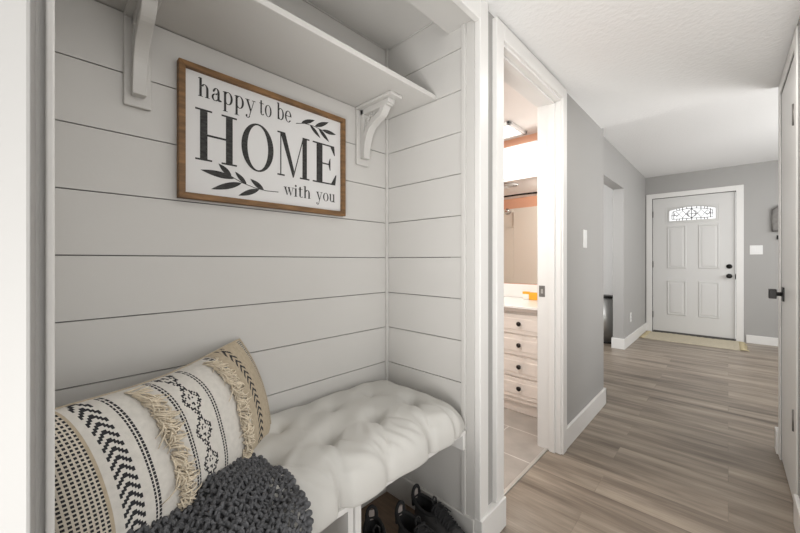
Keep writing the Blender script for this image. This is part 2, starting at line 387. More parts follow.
kn = MB().lathe([(.030, 0), (.032, .006), (.028, .012), (.012, .016), (.011, .035), (.024, .042), (.030, .055), (.027, .066), (.012, .072)], (.010, FY, .870), (0, -1, 0))
kn.build('door_knob', 'black', fd)
MB().lathe([(.030, 0), (.031, .008), (.026, .016), (.010, .018), (.010, .028)], (.010, FY, 1.000), (0, -1, 0)).build('deadbolt', 'black', fd)
MB().box((DX1-.003, FY-.001, .83), (DX1+.004, FY+.03, .90)).build('strike_plate', 'black', fd)
for z in (1.775, 1.02, .265):
    MB().box((DX0-.009, FY-.014, z-.045), (DX0+.006, FY, z+.045)).lathe([(.007, 0), (.007, .096)], (DX0-.002, FY-.012, z-.048), n=10).build('hinge', 'bronze', fd)
MB().box((DX0+.01, FY-.012, .018), (DX1-.01, FY+.02, .030)).build('door_sweep', 'rubber', fd)

# rug at the door
rg = thing('door_rug', (-.36, 6.08, 0), 'beige woven runner rug with fringed ends in front of the white front door', 'rug')
n1, n2 = 60, 40
gx = np.linspace(-.845, .105, n1); gy = np.linspace(5.765, 6.365, n2); X, Y = np.meshgrid(gx, gy, indexing='ij')
Z = .009 + .0012*np.sin(X*90) + .002*np.sin(X*9+Y*4)
r_ = MB().grid(np.dstack([X, Y, Z])); r_.grid(np.dstack([X, Y, Z*0+.0008]), flip=True)
for k0 in (0, n1-1):
    pass
ed = np.concatenate([np.dstack([X, Y, Z])[:, 0], np.dstack([X, Y, Z])[-1, 1:], np.dstack([X, Y, Z])[::-1, -1][1:], np.dstack([X, Y, Z])[0, ::-1][1:]])
lo = ed.copy(); lo[:, 2] = .0008
r_.grid(np.stack([ed, lo], 1)); r_.build('rug_body', 'rug', rg)
for sgn, x0 in ((-1, -.845), (1, .105)):
    fr = MB()
    for k in range(46):
        y = 5.77 + .59*k/45; L_ = random.uniform(.045, .08)
        fr.tube([(x0-sgn*.004, y, .008), (x0+sgn*L_*.5, y+random.uniform(-.008, .008), .010+random.uniform(0, .004)), (x0+sgn*min(L_, .062 if sgn < 0 and False else L_), y+random.uniform(-.016, .016), .005)], [.0045, .0038, .002], 5)
    fr.build('fringe', 'rug_fringe', rg)

# wall plates and the grey wall piece
def switch_plate(name, loc, normal, gangs, label, group=None, kind='switch', cat='light switch'):
    nx, ny = normal; hw = .036 + .023*(gangs-1); hh = .059
    t = thing(name, loc, label, cat, group)
    tx, ty = -ny, nx
    def bx(u0, u1, z0, z1, d0, d1):
        a = (loc[0]+tx*u0+nx*d0, loc[1]+ty*u0+ny*d0, loc[2]+z0); b = (loc[0]+tx*u1+nx*d1, loc[1]+ty*u1+ny*d1, loc[2]+z1); return a, b
    MB().box(*bx(-hw, hw, -hh, hh, 0, .006)).build('cover_plate', 'plastic_white', t, bevel=.002)
    for g in range(gangs):
        u = (g - (gangs-1)/2)*.046
        if kind == 'switch': MB().box(*bx(u-.0165, u+.0165, -.033, .033, .006, .0095)).build('rocker', 'plastic_white', t, bevel=.001)
        else:
            for z in (-.020, .020):
                o = MB().box(*bx(u-.015, u+.015, z-.014, z+.014, .006, .0078)).build('socket', 'plastic_white', t, bevel=.003)
                MB().box(*bx(u-.008, u-.006, z-.004, z+.006, .0076, .0082)).box(*bx(u+.006, u+.008, z-.004, z+.006, .0076, .0082)).build('slot', 'black', t)
    return t
switch_plate('light_switch', (WX, 2.456, 1.222), (1, 0), 1, 'tall single white light switch on grey wall beside the bathroom door')
switch_plate('light_switch', (.262, EY, 1.217), (0, -1), 2, 'wide double white light switch on the wall beside the front door')
switch_plate('wall_outlet', (EX, 5.27, .345), (1, 0), 1, 'low white wall outlet near the baseboard by the entry opening', kind='outlet', cat='outlet')
wp = thing('wall_lantern', (.47, EY, 1.44), 'dark grey metal lantern with peaked top hung on the wall by the front door', 'wall decoration')
pts = [(.402, 1.45), (.545, 1.45), (.545, 1.722), (.4735, 1.775), (.402, 1.722)]
MB().prism([(x, EY-.012, z) for x, z in pts], (0, .012, 0)).build('back_plate', 'pewter', wp, bevel=.002)
fr = MB()
for a, b2 in zip(pts, pts[1:]+pts[:1]): fr.tube([(a[0], EY-.02, a[1]), (b2[0], EY-.02, b2[1])], .007, 6)
for x in (.402, .545): fr.tube([(x, EY-.055, 1.45), (x, EY-.055, 1.722)], .005, 6); fr.tube([(x, EY-.055, 1.722), (.4735, EY-.03, 1.775)], .005, 6); fr.tube([(x, EY-.055, 1.45), (x, EY-.01, 1.45)], .005, 6)
fr.tube([(.402, EY-.055, 1.45), (.545, EY-.055, 1.45)], .005, 6)
fr.build('cage', 'pewter', wp)
hk = thing('wall_hook', (.462, EY, 1.37), 'small black hook on the wall under the grey metal lantern', 'hook')
MB().box((.440, EY-.008, 1.345), (.484, EY, 1.398)).build('hook_plate', 'black', hk, bevel=.002)
MB().tube([(.462, EY-.006, 1.385), (.462, EY-.035, 1.375), (.462, EY-.045, 1.352), (.462, EY-.035, 1.342), (.462, EY-.03, 1.352)], .006, 8).build('hook_arm', 'black', hk)

# steel bin in the room beyond the opening
sb = thing('trash_bin', (-1.19, 5.18, 0), 'slim brushed steel bin with black rims seen through the entry wall opening', 'bin')
MB().lathe([(.135, .02), (.135, .59)], (-1.19, 5.18, 0), n=40).build('bin_body', 'steel', sb)
MB().lathe([(.138, 0), (.140, .004), (.140, .022), (.136, .024)], (-1.19, 5.18, 0), n=40).build('bin_base', 'black', sb)
MB().lathe([(.137, .588), (.139, .592), (.139, .606), (.120, .618), (.02, .620)], (-1.19, 5.18, 0), n=40).build('bin_lid', 'black', sb)

# ------------------------------------------------------------------ right wall with closet door
RX = .207
w = MB(); w.box((RX, 1.45, 0), (RX+.11, 2.20, HC)).box((RX+.03, 2.20, 1.975), (RX+.11, 2.76, HC)).box((RX, 2.76, 0), (RX+.11, 2.905, EC)).box((RX+.11, 2.80, 0), (2.1, 2.905, EC))
w.box((RX, 2.20, 1.985), (RX+.03, 2.76, HC))
struct('wall_right', w, 'grey_wall')
struct('trim_13', MB().box((RX-.006, 2.13, 0), (RX, 2.20, 2.04)).box((RX-.006, 2.20, 1.98), (RX, 2.76, 2.04)).box((RX-.006, 2.76, 0), (RX, 2.83, 2.04)), 'trim', bevel=.003)
struct('baseboard_right', MB().box((RX-.014, 1.45, 0), (RX, 2.13, .125)).box((RX-.014, 2.83, 0), (RX, 2.92, .125)).box((RX-.014, 2.905, 0), (2.1, 2.92, .125)), 'trim', bevel=.003)
cd = thing('door_2', (RX+.02, 2.48, 0), 'white closet door with square black knob at the far end of the hall', 'door', kind='structure')
MB().box((RX+.001, 2.205, .012), (RX+.034, 2.755, 1.975)).build('leaf', 'trim', cd, bevel=.002)
kx = RX+.001
kb = MB().box((kx-.007, 2.655-.032, .905-.036), (kx, 2.655+.032, .905+.036)); kb.build('rosette', 'black', cd, bevel=.0015)
kb = MB().lathe([(.011, 0), (.010, .024), (.014, .028)], (kx-.006, 2.655, .905), (-1, 0, 0), n=16)
kb.box((kx-.054, 2.655-.024, .905-.024), (kx-.026, 2.655+.025, .905+.025)); kb.build('door_knob', 'black', cd, bevel=.004)
for z in (1.70, .40):
    MB().lathe([(.0065, 0), (.0065, .09)], (kx-.006, 2.207, z-.045), n=10).build('hinge', 'pewter', cd)

# ------------------------------------------------------------------ bathroom
w = MB()
w.box((-3.2, BY+.001, 0), (-.80, BY+.1, BC+.02)); struct('wall_bathroom_front', w, 'salmon')
struct('wall_bathroom_left', MB().box((-3.3, .0, 0), (-3.2, BY+.1, BC+.02)), 'salmon'); struct('wall_bathroom_back', MB().box((-3.2, -.02, 0), (-1.305, .079, BC+.02)), 'salmon')
struct('wall_bathroom_door_side', MB().box((-.805, 2.0, 0), (-.7985, 2.86, BC)).box((-.805, 1.24, 1.984), (-.7985, 2.0, BC)).box((-.805, 1.24, 0), (-.7985, 1.30, 1.99)), 'white_wall')
van = thing('bathroom_vanity', (-1.4, 2.28, 0), 'whitewashed vanity with four dark knobbed drawers seen through the bathroom doorway', 'vanity')
VY = 2.295
MB().box((-1.95, VY+.012, .085), (-.815, BY-.002, .722)).build('cabinet_body', 'vanity', van, bevel=.002)
MB().box((-1.95, VY+.045, .002), (-.815, VY+.06, .085)).build('toe_kick', 'vanity', van)
zz = [.112, .262, .412, .562, .708]
for k in range(4):
    d_ = MB().box((-1.215, VY, zz[k]+.006), (-.87, VY+.012, zz[k+1]-.006))
    dr = d_.build('drawer', 'vanity', van, bevel=.002)
    d2 = MB().box((-1.180, VY-.004, zz[k]+.034), (-.905, VY+.004, zz[k+1]-.034)); d2.build('drawer_panel', 'vanity', dr, bevel=.003)
    MB().lathe([(.008, 0), (.006, .012), (.015, .018), (.016, .026), (.008, .032)], (-1.045, VY-.002, (zz[k]+zz[k+1])/2+.006), (0, -1, 0), n=16).build('drawer_knob', 'bronze', dr)
dd = MB().box((-1.94, VY, .118), (-1.235, VY+.012, .702)).build('cupboard_door', 'vanity', van, bevel=.002)
ct = thing('bathroom_countertop', (-1.4, 2.5, .722), 'white bathroom countertop with backsplash and brown front edge on the vanity', 'countertop')
MB().box((-1.97, VY-.012, .728), (-.812, BY-.001, .762)).build('top_slab', 'counter', ct, bevel=.004)
MB().box((-1.97, VY-.016, .722), (-.812, VY-.004, .748)).build('front_edge', 'counter_edge', ct, bevel=.002)
MB().box((-1.97, BY-.020, .762), (-.812, BY-.001, .876)).build('backsplash', 'counter', ct, bevel=.004)
pk = thing('soap_packet', (-1.16, 2.735, .762), 'small yellow and white packet standing on the bathroom counter', 'packet', rz=.0)
MB().box((-1.215, 2.72, .7625), (-1.165, 2.75, .822)).build('white_half', 'packet_white', pk, bevel=.004)
MB().box((-1.165, 2.72, .7625), (-1.085, 2.75, .822)).build('yellow_half', 'yellow', pk, bevel=.004)
MB().box((-1.218, 2.718, .806), (-1.165, 2.752, .826)).build('cap', 'yellow', pk, bevel=.003)
mr = thing('bathroom_mirror', (-1.4, BY, .88), 'wide frameless mirror above the bathroom counter showing the shower', 'mirror')
MB().box((-1.97, BY-.006, .882), (-.812, BY, 1.80)).build('mirror_pane', 'mirror', mr)
lb = thing('vanity_light', (-1.4, BY-.06, 1.80), 'long glowing white light box above the bathroom mirror', 'light')
MB().box((-1.97, BY-.10, 1.806), (-.812, BY, 2.04)).build('diffuser', 'lamp_bath', lb, bevel=.006)
MB().box((-1.975, BY-.104, 2.04), (-.812, BY, 2.052)).build('top_cap', 'counter', lb, bevel=.002)
cl = thing('ceiling_light', (-1.42, 2.64, BC), 'square lit panel light on the bathroom ceiling', 'ceiling light')
MB().box((-1.60, 2.49, BC-.022), (-1.23, 2.74, BC-.001)).build('diffuser', 'lamp_bath', cl, bevel=.006)
fr = MB()
for a, b2 in (((-1.63, 2.46, BC-.026), (-1.60, 2.77, BC-.001)), ((-1.23, 2.46, BC-.026), (-1.20, 2.77, BC-.001)), ((-1.63, 2.46, BC-.026), (-1.20, 2.49, BC-.001)), ((-1.63, 2.74, BC-.026), (-1.20, 2.77, BC-.001))): fr.box(a, b2)
fr.build('frame', 'plastic_white', cl, bevel=.004)
# shower behind (seen in the mirror)
ss = thing('shower_surround', (-2.4, .1, 0), 'beige moulded shower surround reflected in the bathroom mirror', 'shower')
s_ = MB(); s_.box((-3.19, .08, .0), (-1.32, .10, 1.97))
for x0, x1 in ((-3.1, -2.86), (-2.56, -2.3), (-2.2, -1.5)):
    pass
s_.box((-3.19, .10, 0), (-2.96, .13, 1.97)).box((-2.66, .10, 0), (-1.32, .13, 1.97)).box((-2.96, .10, 1.90), (-2.66, .13, 1.97)).box((-2.96, .10, 0), (-2.66, .13, 1.65)).box((-2.97, .10, 1.645), (-2.65, .15, 1.66))
s_.box((-3.19, .10, 0), (-3.17, .85, 1.97))
s_.build('wall_panel', 'surround', ss, bevel=.006)
MB().box((-3.17, .13, .0), (-1.34, .85, .42)).build('tub', 'counter', ss, bevel=.03, segs=4)
sh = thing('wall_shower', (-2.74, .13, 1.93), 'chrome shower head reflected in the bathroom mirror', 'shower head')
MB().tube([(-2.74, .13, 1.95), (-2.74, .20, 1.965), (-2.70, .28, 1.94)], .014, 8).build('arm', 'chrome', sh)
MB().lathe([(.015, 0), (.02, .03), (.05, .07), (.052, .085)], (-2.71, .265, 1.95), (.45, .45, -.77), n=20).build('spray_head', 'chrome', sh)
cr = thing('shower_rod', (-2.4, .85, 2.0), 'curved dark shower curtain rod reflected in the bathroom mirror', 'curtain rod')
MB().tube([(-3.19+1.87*t, .85+.16*math.sin(PI*t), 2.02) for t in np.linspace(0, 1, 20)], .013, 10).build('rod', 'bronze', cr)
for x in (-3.195, -1.33): MB().lathe([(.03, 0), (.03, .012)], (x, .85, 2.02), (1, 0, 0), n=16).build('flange', 'bronze', cr)
vt = thing('ceiling_vent', (-2.25, 1.15, BC), 'round white ceiling vent reflected in the bathroom mirror', 'vent')
v_ = MB()
for r0 in (.13, .095, .06, .03): v_.tube([(-2.25+r0*math.cos(a), 1.15+r0*math.sin(a), BC-.012) for a in np.linspace(0, 2*PI, 32, endpoint=False)], .009, 6, closed=True)
v_.build('louver_rings', 'plastic_white', vt)
MB().lathe([(.145, 0), (.14, .008)], (-2.25, 1.15, BC-.008), n=32).build('back_disc', 'pewter', vt)
sp = thing('strike_plate', (-.775, 1.991, .905), 'dark square latch strike plate on the bathroom door jamb', 'strike plate')
MB().box((-.792, 1.989, .870), (-.758, 1.992, .935)).build('plate', 'pewter', sp, bevel=.001)
MB().box((-.781, 1.9885, .890), (-.769, 1.990, .916)).build('latch_lip', 'steel', sp)

# ------------------------------------------------------------------ shelf and corbels
struct_sh = tag(MB().box((NB, -.002, 1.7415), (-.868, NS-.001, 1.761)).build('wall_shelf', 'shiplap', bevel=.002), 'long white painted shelf across the niche above the framed sign', 'shelf')
def corbel(yc, wd, label):
    t = thing('shelf_bracket', (NB, yc, 1.49), label, 'bracket', 'carved brackets under the niche shelf')
    top = 1.7405; x0 = NB + .0015
    MB().box((x0, yc-wd/2, 1.493), (x0+.012, yc+wd/2, top-.012)).build('back_plate', 'shiplap', t, bevel=.003)
    MB().box((x0, yc-wd/2, top-.012), (x0+.215, yc+wd/2, top)).build('top_plate', 'shiplap', t, bevel=.003)
    # S brace
    n = 26; outer = []; inner = []
    def P(s):   # centre line from wall bottom to shelf tip
        p0, p1, p2, p3 = Vector((.030, -.222)), Vector((.030, -.105)), Vector((.068, -.088)), Vector((.112, -.068))
        if s < .62:
            q = s/.62; a = p0*(1-q)**3+p1*3*q*(1-q)**2+p2*3*q*q*(1-q)+p3*q**3
        else:
            q = (s-.62)/.38; p4, p5, p6 = Vector((.160, -.056)), Vector((.140, -.020)), Vector((.188, -.022)); a = p3*(1-q)**3+p4*3*q*(1-q)**2+p5*3*q*q*(1-q)+p6*q**3
        return a
    for k in range(n+1):
        s = k/n; a = P(s); d = P(min(s+.01, 1))-P(max(s-.01, 0)); d.normalize(); nn = Vector((d.y, -d.x)); h = .009 + .003*math.sin(s*PI)
        outer.append(a+nn*h); inner.append(a-nn*h)
    oz = top
    def prof(ring, hw, m):
        m.prism([(x0+p.x, yc-hw, oz+p.y) for p in ring], (0, 2*hw, 0))
    m = MB(); hw = wd*.26
    vs = []; fs = []
    for k in range(n+1):
        for q in (outer[k], inner[k]):
            for y in (-hw, hw): vs.append((x0+q.x, yc+y, oz+q.y))
    for k in range(n):
        a, b2 = 4*k, 4*k+4
        fs += [(a, a+1, b2+1, b2), (a+2, b2+2, b2+3, a+3), (a, b2, b2+2, a+2), (a+1, a+3, b2+3, b2+1)]
    fs += [(0, 2, 3, 1), (4*n, 4*n+1, 4*n+3, 4*n+2)]
    m.add(vs, fs).build('curved_brace', 'shiplap', t, bevel=.002)
    m = MB().box((x0+.012, yc-hw*.9, oz-.222), (x0+.030, yc+hw*.9, oz-.012)).box((x0+.012, yc-hw*.9, oz-.036), (x0+.180, yc+hw*.9, oz-.012))
    m.build('inner_frame', 'shiplap', t, bevel=.002)
    # pierced web with scroll-like lattice
    web = MB(); hy = hw*.45
    for a, b2 in (((.02, -.04), (.062, -.088)), ((.02, -.075), (.048, -.105)), ((.02, -.11), (.040, -.128)), ((.055, -.03), (.082, -.070)), ((.028, -.12), (.09, -.03)), ((.02, -.09), (.068, -.03))):
        web.tube([(x0+a[0], yc, oz+a[1]), (x0+b2[0], yc, oz+b2[1])], .0045, 6)
    web.build('lattice', 'shiplap', t)
    return t
corbel(.176, .060, 'carved white shelf bracket between the niche opening stile and the HOME sign')
corbel(.963, .068, 'carved white shelf bracket between the sign and the inside corner of the niche')

# ------------------------------------------------------------------ sign
SG = Vector((NB, .263, 1.262)); SW, SH = .597, .400
sg = thing('wall_sign', SG, 'wood framed white sign reading happy to be HOME with you on shiplap wall', 'sign')
SX = NB + .002
MB().box((SX, SG.y+.010, SG.z+.01), (SX+.010, SG.y+SW-.010, SG.z+SH-.010)).build('sign_board', 'sign_white', sg)
fw = .0175; fr = MB(); d0, d1 = SX, SX+.024
def fbar(p): fr.prism([(d0, SG.y+a, SG.z+b2) for a, b2 in p], (d1-d0, 0, 0))
fbar([(.005, 0), (SW, 0), (SW-fw, fw), (fw+.005, fw)]); fbar([(.005, SH), (fw+.005, SH-fw), (SW-fw, SH-fw), (SW, SH)]); fbar([(.005, 0), (fw+.005, fw), (fw+.005, SH-fw), (.005, SH)]); fbar([(SW, 0), (SW, SH), (SW-fw, SH-fw), (SW-fw, fw)])
fr.build('sign_frame', 'oak', sg, bevel=.0015)
TX = SX + .0106
class Txt:
    """flat printed lettering in the plane of the sign, Didone style glyphs drawn here"""
    def __init__(s): s.m = MB(); s.k = 0
    def tr(s, x, y): return (TX + s.k*1e-5, SG.y + s.ox + (x + s.sl*y)*s.sx, SG.z + s.oy + y*s.sy)
    def poly(s, pts): s.k = (s.k+1) % 8; s.m.add([s.tr(*p) for p in pts], [tuple(range(len(pts)))])
    def rect(s, a, b, c_, d): s.poly([(a, b), (c_, b), (c_, d), (a, d)])
    def ring(s, cx_, cy, rx, ry, tx, ty, a0=0, a1=360, n=40):
        s.k = (s.k+1) % 8; vs = []
        for i in range(n+1):
            a = R(a0+(a1-a0)*i/n); vs += [s.tr(cx_+rx*math.cos(a), cy+ry*math.sin(a)), s.tr(cx_+(rx-tx)*math.cos(a), cy+(ry-ty)*math.sin(a))]
        s.m.add(vs, [(2*i, 2*i+2, 2*i+3, 2*i+1) for i in range(n)])
    def glyph(s, ch):
        r, g, p = s.rect, s.ring, s.poly; W = .20; H = .055
        if ch == 'H':
            for x in (.12, .80): r(x, 0, x+.19, 1)
            for x in (0, .68): r(x, 0, x+.43, .035); r(x, .965, x+.43, 1)
            r(.3, .485, .82, .525); return 1.11
        if ch == 'O': g(.46, .5, .46, .52, .165, .035); return .92
        if ch == 'M':
            r(.11, 0, .15, 1); r(0, 0, .28, .035); r(0, .965, .22, 1); r(1.0, 0, 1.19, 1); r(.89, 0, 1.30, .035); r(1.08, .965, 1.30, 1)
            p([(.10, 1), (.30, 1), (.66, .16), (.60, .0)]); p([(.60, 0), (.64, .0), (1.06, 1), (1.02, 1)]); return 1.30
        if ch == 'E':
            r(.12, 0, .31, 1); r(0, 0, .74, .035); r(0, .965, .70, 1); r(.3, .49, .56, .525)
            p([(.74, 0), (.78, .27), (.75, .27), (.60, .035)]); p([(.70, 1), (.73, .76), (.70, .76), (.57, .965)]); p([(.55, .36), (.575, .36), (.575, .66), (.55, .66), (.50, .51)]); return .78
        if ch == 'h':
            r(.10, 0, .10+W, 1.44); p([(0, 1.39), (.10, 1.44), (.30, 1.44), (.30, 1.37), (0, 1.34)]); r(0, 0, .40, .05); g(.53, .62, .33, .40, .20, .06, 0, 150); r(.66, 0, .86, .62); r(.56, 0, .96, .05); return 1.04
        if ch in 'a':
            r(.52, .12, .72, .68); g(.42, .68, .30, .34, .20, .06, 0, 160); p([(.10, .80), (.28, .84), (.26, .68), (.14, .66)]); g(.34, .27, .32, .29, .17, .06, 60, 330); p([(.40, .60), (.54, .64), (.54, .55), (.40, .52)]); p([(.52, .16), (.62, 0), (.90, .04), (.90, .12), (.72, .18)]); return .94
        if ch == 'p':
            r(.10, -.55, .30, .94); p([(0, .96), (.30, 1.02), (.30, .90), (0, .90)]); r(0, -.6, .44, -.55); g(.48, .5, .42, .52, .20, .06, -150, 150); return 1.0
        if ch == 'y':
            p([(.06, .95), (.28, .95), (.56, .18), (.46, 0)]); p([(.80, .95), (.86, .95), (.42, -.38), (.36, -.30)]); r(-.02, .94, .42, 1); r(.64, .94, 1.0, 1); g(.22, -.36, .22, .20, .10, .06, 190, 360); p([(.02, -.30), (.18, -.28), (.18, -.44), (.04, -.48)]); return 1.02
        if ch == 't':
            r(.14, .16, .34, 1.22); p([(.14, .94), (.34, 1.30), (.34, .9)]); r(0, .94, .58, 1); g(.40, .22, .26, .24, .17, .06, 180, 330); return .66
        if ch == 'o': g(.45, .5, .45, .52, .20, .05); return .95
        if ch == 'b':
            r(.10, 0, .30, 1.44); p([(0, 1.39), (.10, 1.44), (.30, 1.44), (.30, 1.37), (0, 1.34)]); g(.48, .5, .42, .52, .20, .06, -150, 150); p([(.1, 0), (.2, 0), (.32, .14), (.2, .2)]); return .98
        if ch == 'e': g(.43, .5, .43, .52, .19, .06, 0, 322); r(.10, .50, .86, .56); return .93
        if ch == 'w':
            for x in (0, .46): p([(x+.04, .95), (x+.25, .95), (x+.46, .18), (x+.38, 0)]); p([(x+.38, 0), (x+.44, .12), (x+.72, .95), (x+.66, .95)])
            r(-.04, .94, .38, 1); r(.46, .94, .8, 1); r(.98, .94, 1.28, 1); return 1.26
        if ch == 'i': r(.10, 0, .30, .94); r(0, 0, .40, .05); p([(0, .95), (.30, 1.02), (.30, .90), (0, .90)]); g(.2, 1.28, .12, .12, .12, .12); return .48
        if ch == 'u':
            r(.10, .36, .30, .94); p([(0, .95), (.30, 1.02), (.30, .90), (0, .90)]); g(.44, .38, .34, .40, .20, .06, 180, 320); r(.66, .05, .86, .94); p([(.52, .95), (.86, 1.02), (.86, .90), (.52, .90)]); r(.66, 0, 1.0, .06); return 1.06
        return .5
    def text(s, st, x0, y0, x1, h, gap=.06, space=.45, slant=0):
        """fit string from x0 to x1, x-height / cap height h"""
        m0 = s.m; s.m = MB(); s.sl = slant; s.ox = s.oy = 0; s.sx = s.sy = 1
        tot = 0
        XS = {'O': 1.10, 'M': .91, 'E': 1.30}
        for ch in st: tot += (space if ch == ' ' else s.glyph(ch)*XS.get(ch, 1) + gap)
        tot -= gap; s.m = m0; s.sy = h; s.oy = y0; c0 = 0; bx_ = (x1-x0)/tot
        for ch in st:
            if ch == ' ': c0 += space; continue
            s.sx = bx_*XS.get(ch, 1); s.ox = x0 + c0*bx_; c0 += s.glyph(ch)*XS.get(ch, 1) + gap
for st, x0_, y0_, x1_, h_ in (('happy', .058, .313, .2315, .0395), ('to', .2435, .3145, .288, .0400), ('be', .306, .318, .364, .0405), ('with', .333, .0525, .443, .0310), ('you', .466, .0525, .555, .0320)):
    t1 = Txt(); t1.text(st, x0_, y0_, x1_, h_); t1.m.build('lettering_'+st, 'ink', sg, fix=False)
t2 = Txt(); t2.text('HOME', .050, .121, .560, .156, gap=.13)
t2.m.build('lettering_home', 'ink', sg, fix=False)
def sprig(stem, leaves, name, f=lambda a, b2: (a, b2)):
    stem = [f(*q) for q in stem]; leaves = [(f(*a), f(*b2), c_*1.08) for a, b2, c_ in leaves]
    m = MB(); k = 0
    pts = [(TX, SG.y+a, SG.z+b2) for a, b2 in stem]
    for (a, b2), (c_, d) in zip(stem[:-1], stem[1:]):
        dx, dy = c_-a, d-b2; l = math.hypot(dx, dy); nx_, ny_ = -dy/l*.0012, dx/l*.0012
        m.add([(TX, SG.y+a+nx_, SG.z+b2+ny_), (TX, SG.y+c_+nx_, SG.z+d+ny_), (TX, SG.y+c_-nx_, SG.z+d-ny_), (TX, SG.y+a-nx_, SG.z+b2-ny_)], [(0, 1, 2, 3)])
    for (a, b2), (c_, d), wd in leaves:
        k += 1; dx, dy = c_-a, d-b2; l = math.hypot(dx, dy); ux, uy = dx/l, dy/l; up_, lo_ = [], []
        for i in range(13):
            t = i/12; w_ = wd*math.sin(PI*t**.85)**.9*.5; cx_, cy = a+dx*t, b2+dy*t
            up_.append((cx_-uy*w_, cy+ux*w_)); lo_.append((cx_+uy*w_, cy-ux*w_))
        ring = up_ + lo_[::-1][1:-1]
        m.add([(TX+k*1e-5, SG.y+p, SG.z+q) for p, q in ring], [tuple(range(len(ring)))])
    m.build(name, 'ink', sg, fix=False)
sprig([(.352, .320), (.385, .329), (.42, .330), (.455, .325), (.487, .318)],
      [((.372, .328), (.425, .353), .014), ((.425, .331), (.482, .362), .015), ((.455, .326), (.515, .324), .014), ((.405, .331), (.448, .293), .013), ((.44, .328), (.485, .288), .014)], 'leaf_sprig', lambda a, b2: (.380+(a-.352)*1.092, .323+(b2-.320)*1.05))
sprig([(.290, .076), (.25, .074), (.21, .078), (.17, .088), (.14, .101)],
      [((.140, .101), (.103, .133), .016), ((.150, .097), (.055, .106), .018), ((.185, .084), (.150, .118), .014), ((.170, .086), (.083, .055), .018), ((.24, .075), (.196, .104), .016), ((.225, .075), (.160, .047), .016)], 'leaf_sprig', lambda a, b2: (.064+(a-.055)*1.055, .060+(b2-.076)*1.07))

# ------------------------------------------------------------------ bench
bn = thing('built_in_bench', (-.93, .56, 0), 'white built-in bench board with divider under the long cushion in the niche', 'bench')
MB().box((NB+.001, .0, .423), (-.717, NS-.014, .437)).build('seat_board', 'trim', bn, bevel=.001)
dv = MB().box((-1.13, .560, .006), (-.728, .578, .422)).build('divider', 'trim', bn, bevel=.001)
MB().box((-.760, .580, .006), (-.722, .600, .422)).build('divider_facing', 'trim', bn, bevel=.001)
MB().box((-1.13, .580, .300), (-.76, .598, .422)).build('divider_rail', 'trim', bn, bevel=.001)
MB().box((-1.14, NS-.030, .366), (-.718, NS-.0145, .422)).build('wall_cleat', 'trim', bn, bevel=.001)
MB().box((NB+.015, .605, .366), (NB+.03, NS-.032, .422)).build('rear_cleat', 'trim', bn, bevel=.001)

# ------------------------------------------------------------------ cushion
pin = [.12, .33, .531, .690, .885, 1.02]
tufts = [(-.875, y) for y in (.16, .40, .60, .79, .975)] + [(-1.03, y) for y in (.30, .52, .72, .907)]
def cush(nu, nv):
    """grid (Y index, s index); s in [-1,1] back..front"""
    yv = 1 - 2*np.arange(nu)/(nu-1); U = -np.sin(yv*PI/2)               # dense at ends
    Vv = np.sin(np.linspace(-1, 1, nv)*PI/2)
    UU, VV = np.meshgrid(U, Vv, indexing='ij')
    y0, y1 = .006, NS-.018
    Y = (y0+y1)/2 + UU*(y1-y0)/2
    front = -.695 + .004*np.sin(Y*33)
    pinch = sum(np.exp(-((Y-p)/.016)**2)*a for p, a in zip(pin, (.02, .02, .028, .010, .024, .010)))
    front = front - pinch*1.0
    # the far end of the front edge rounds into the corner
    front = front - .018*np.clip((Y-.98)/.12, 0, 1)**2
    back = NB+.010 + .010*np.clip((Y-.95)/.15, 0, 1)**2
    X = (front+back)/2 + VV*(front-back)/2
    ex = np.where(VV > 0, np.clip(1-np.abs(VV)**4.5, 0, 1)**.42, np.clip(1-np.abs(VV)**16, 0, 1)**.28); ey = np.clip(1-np.abs(UU)**14, 0, 1)**.32
    puff = ex*ey
    D = np.zeros_like(X)
    for tx, ty in tufts:
        d2 = (X-tx)**2+(Y-ty)**2; D += (.019 if tx > -.95 else .010)*np.exp(-d2/(2*.030**2)) + .006*np.exp(-d2/(2*.010**2))
    def valley(a, b2, dep, wd):
        nonlocal D
        ax, ay = a; bx_, by = b2; L2 = (bx_-ax)**2+(by-ay)**2
        t = np.clip(((X-ax)*(bx_-ax)+(Y-ay)*(by-ay))/L2, 0, 1); d2 = (X-ax-t*(bx_-ax))**2+(Y-ay-t*(by-ay))**2
        D += dep*np.exp(-np.sqrt(d2)/wd)*(.65+.35*np.cos(2*PI*t))
    for (tx, ty), p in zip(tufts[:5], (.12, .33, .531, .690, .885)): valley((-.685, p), (tx, ty), .028, .009)
    for (tx, ty), p in zip(tufts[:5], (.33, .531, .690, .885, 1.02)): valley((-.685, p), (tx, ty), .014, .008)
    for k in range(4):
        valley(tufts[k], tufts[5+k], .006, .022); valley(tufts[k+1], tufts[5+k], .006, .022)
        valley(tufts[k], tufts[k+1], .009, .022)
    for k in range(3): valley(tufts[5+k], tufts[6+k], .005, .024)
    wr = .0030*np.sin(Y*105+6*np.sin(X*22)+3*np.sin(Y*17)) * np.clip((VV-.1), 0, 1) + .0014*np.sin(X*60+Y*33)+.003*np.sin(X*24+2*np.sin(Y*19))*np.sin(Y*21)
    T = .106
    zt = .452 + puff*(T - D*.92 + wr*1.2)
    zb = .452 - np.clip(puff*.05, 0, .0145)
    return X, Y, zt, zb
X, Y, zt, zb = cush(300, 130)
cm = MB().grid(np.dstack([X, Y, zt])); cm.grid(np.dstack([X, Y, zb]), flip=True)
cu = tag(cm.build('bench_cushion', 'cushion'), 'long ivory tufted bench cushion on the built-in bench in the niche', 'cushion')
CXg = np.linspace(-1.15, -.705, 46); CYg = np.linspace(.012, .56, 46)
CT = np.zeros((46, 46))
